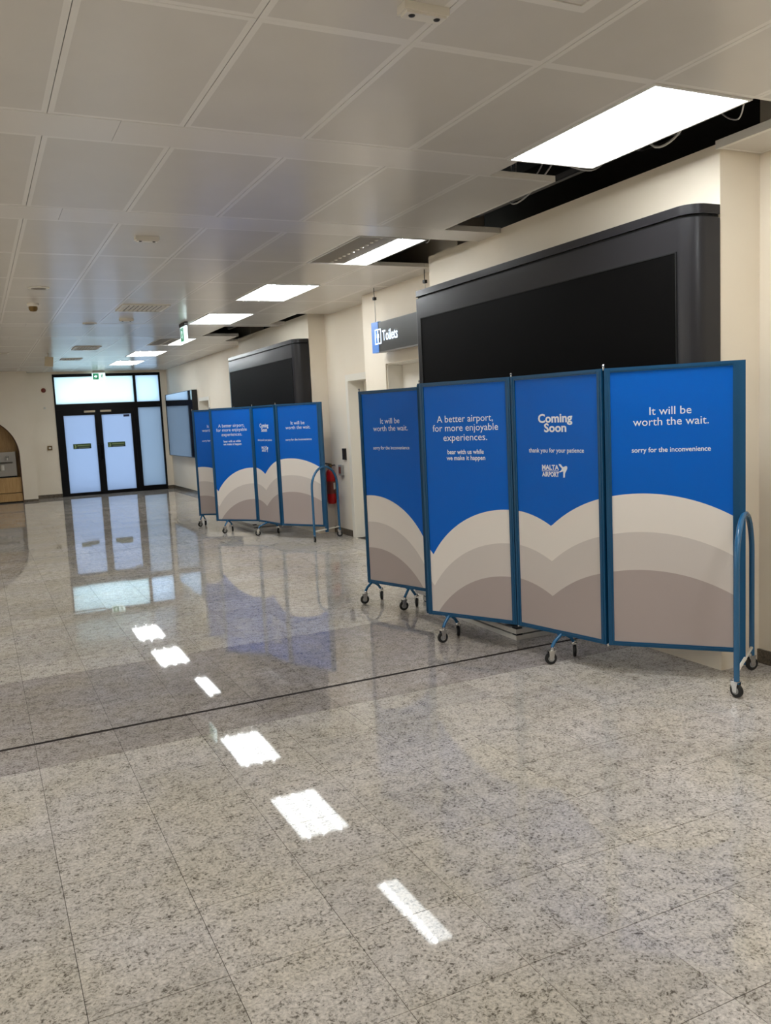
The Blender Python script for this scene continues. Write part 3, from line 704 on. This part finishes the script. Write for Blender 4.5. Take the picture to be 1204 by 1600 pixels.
def build_panel(root, a, c, kind):
    d = Vector((c[0]-a[0], c[1]-a[1])); L = d.length; rz = math.atan2(d.y, d.x)
    g = .005
    pan = B().box(g+FW*.6, L-g-FW*.6, -.009, .009, ZB+.02, ZT-.02).build('panel', 'panel_blue', root, (a[0]-root.location.x, a[1]-root.location.y, 0), rz)
    fr = B()
    def stile(x0, x1, z0, z1, vert):
        fr.box(x0, x1, -FT/2, FT/2, z0, z1)
        if vert: fr.box((x0+x1)/2-.005, (x0+x1)/2+.005, -FT/2-.004, FT/2+.004, z0+.01, z1-.01)
        else: fr.box(x0, x1, -FT/2-.003, FT/2+.003, (z0+z1)/2-.004, (z0+z1)/2+.004)
    stile(g, g+FW, ZB, ZT, 1); stile(L-g-FW, L-g, ZB, ZT, 1)
    stile(g+FW, L-g-FW, ZB, ZB+.026, 0); stile(g+FW, L-g-FW, ZT-.026, ZT, 0)
    fr.build('frame', 'frame_blue', pan)
    u0, u1, v0, v1 = g+FW, L-g-FW, ZB+.026, ZT-.026
    wI = u1-u0; N = 48
    for bi, (mname, sh) in enumerate((('cloud_light', 0), ('cloud_mid', .224), ('cloud_dark', .447))):
        xs = [wI*k/N for k in range(N+1)]; tops = arc_top(xs, CLOUD[kind], sh)
        b = B(); y = -.0096-.0007*bi
        for k in range(N):
            t0, t1 = max(tops[k], 0), max(tops[k+1], 0)
            if t0 <= 0 and t1 <= 0: continue
            b.poly([(u0+xs[k], y, v0), (u0+xs[k+1], y, v0), (u0+xs[k+1], y, v0+t1), (u0+xs[k], y, v0+t0)])
        if b.v: b.build('cloud_print', mname, pan)
    if COPY[kind]:
        HI = v1-v0
        for (s, fr_, wd, bo), ch in zip(COPY[kind], CAPH[kind]):
            b = B(); put_text(b, s, (u0+u1)/2, v0+fr_*HI, wd, ch, -.0102, bo); b.build('lettering', 'print_white', pan)
        if kind == 'D':
            lg = B(); tu = u0+.43*wI
            put_text(lg, 'MALTA', tu, v0+.651*HI, .135, .030, -.0102, .035)
            put_text(lg, 'INTERNATIONAL', tu, v0+.6375*HI, .135, .011, -.0102, .006)
            put_text(lg, 'AIRPORT', tu, v0+.6235*HI, .135, .028, -.0102, .035)
            lg.build('logo_lettering', 'print_white', pan)
            lm = B(); plane_icon(lm, u0+.585*wI, v0+.638*HI, .066, -.0102); lm.build('logo_mark', 'print_white', pan)
    return pan, L, rz
def partition(H, near_foot, arch_at, label):
    root = thing('folding_partition', label, 'partition', (H[0][0], H[0][1], 0), 0, 'blue folding partitions')
    pans = []
    for kind, a, c in zip('ABCDE', H, H[1:]): pans.append(build_panel(root, a, c, kind))
    # hinge pins on top of every joint
    for i, h in enumerate(H[:-1]):
        B().lathe([(.006, ZT-.01), (.006, ZT+.012), (.009, ZT+.016), (.005, ZT+.024)], (0, 0, 0), 10).lathe([(.007, ZB-.012), (.007, ZB+.004), (.004, ZB+.006)], (0, 0, 0), 10).build('hinge_pin', 'chrome', root, (h[0]-H[0][0], h[1]-H[0][1], 0))
    for (pi, u, half) in near_foot: foot(root, pans[pi][0], u, half, 0)
    # end foot: arched tube across the free end of the last panel
    pan, L, rz = pans[-1]
    f = B(); R_ = .26; yc, x0, tilt = arch_at
    q = lambda y, z: (L+x0+tilt*(y-yc), y, z)
    pts = [q(yc-R_, .075), q(yc-R_, .70)]+[q(yc-R_*math.cos(math.pi*k/16), .70+.26*math.sin(math.pi*k/16)) for k in range(1, 16)]+[q(yc+R_, .70), q(yc+R_, .075)]
    f.tube(pts, .0155, 12)
    ar = f.build('end_arch', 'tube_blue', root, pan.location, pan.rotation_euler.z, smooth=50)
    B().tube([q(yc-R_, .138), q(yc+R_, .138)], .010, 6).build('cross_bar', 'white_plastic', ar)
    B().box(L-.0065, L+.026, -.017, .017, .10, ZT).build('end_post', 'frame_blue', ar)
    for s_, a_ in ((-1, .9), (1, 2.2)):
        p_ = q(yc+s_*R_, 0); caster(ar, p_[0], p_[1], a_)
    return root
NEAR = [(2.947, 6.59), (3.17, 5.89), (2.809, 5.25), (3.135, 4.608), (3.293, 3.905), (3.781, 3.363)]
FAR = [(3.048, 13.16), (3.58, 12.68), (3.075, 12.185), (3.545, 11.639), (3.650, 10.927), (4.048, 10.327)]
partition(NEAR, [(0, .05, .10), (0, .50, .075), (2, .175, .10), (3, .37, .115)], (-.035, .02, .16), 'tall blue folding partition with cloud print, the nearer one in front')
partition(FAR, [(0, .05, .085), (2, .19, .10), (3, .27, .16)], (.0, .012, .08), 'blue folding partition with cloud print, the farther smaller looking one')

# ------------------------------------------------------------------ metal ceiling trays stacked on the floor behind the partitions
tr = B(); a, c = .59, 1.36
tr.box(0, a, 0, c, 0, .003)
tr.box(0, a, 0, .004, .003, .030).box(0, a, c-.004, c, .003, .030).box(0, .004, .004, c-.004, .003, .030).box(a-.004, a, .004, c-.004, .003, .030)
tr.box(0, a, 0, .022, .030, .033).box(0, a, c-.022, c, .030, .033).box(0, .022, .022, c-.022, .030, .033).box(a-.022, a, .022, c-.022, .030, .033)
tray_me = tr.mesh('ceiling_tray', 'tray_grey')
clip_me = B().box(.0, .05, -.001, .05, .033, .042).mesh('corner_clip', 'gap_black')
def tray(x, y, z, rz, label):
    t = thing('ceiling_tray', label, 'metal tray', (x, y, z), rz, 'ceiling trays stacked on the floor')
    link('tray_body', tray_me, t); link('corner_clip', clip_me, t, (.004, .004, 0)); link('corner_clip', clip_me, t, (.53, .004, 0)); link('corner_clip', clip_me, t, (.004, 1.30, 0)); link('corner_clip', clip_me, t, (.53, 1.30, 0))
tray(3.243, 4.80, 0, 0, 'grey metal tray at the bottom of the stack behind the nearer partition')
tray(3.245, 4.805, .043, .0, 'grey metal tray second from below in the stack behind the nearer partition')
tray(3.24, 4.93, .086, 0, 'grey metal tray on top of the stack behind the nearer partition')
tray(3.56, 11.95, 0, 0, 'grey metal tray at the bottom of the stack behind the farther partition')
tray(3.55, 11.97, .043, 0, 'grey metal tray on top of the stack behind the farther partition')
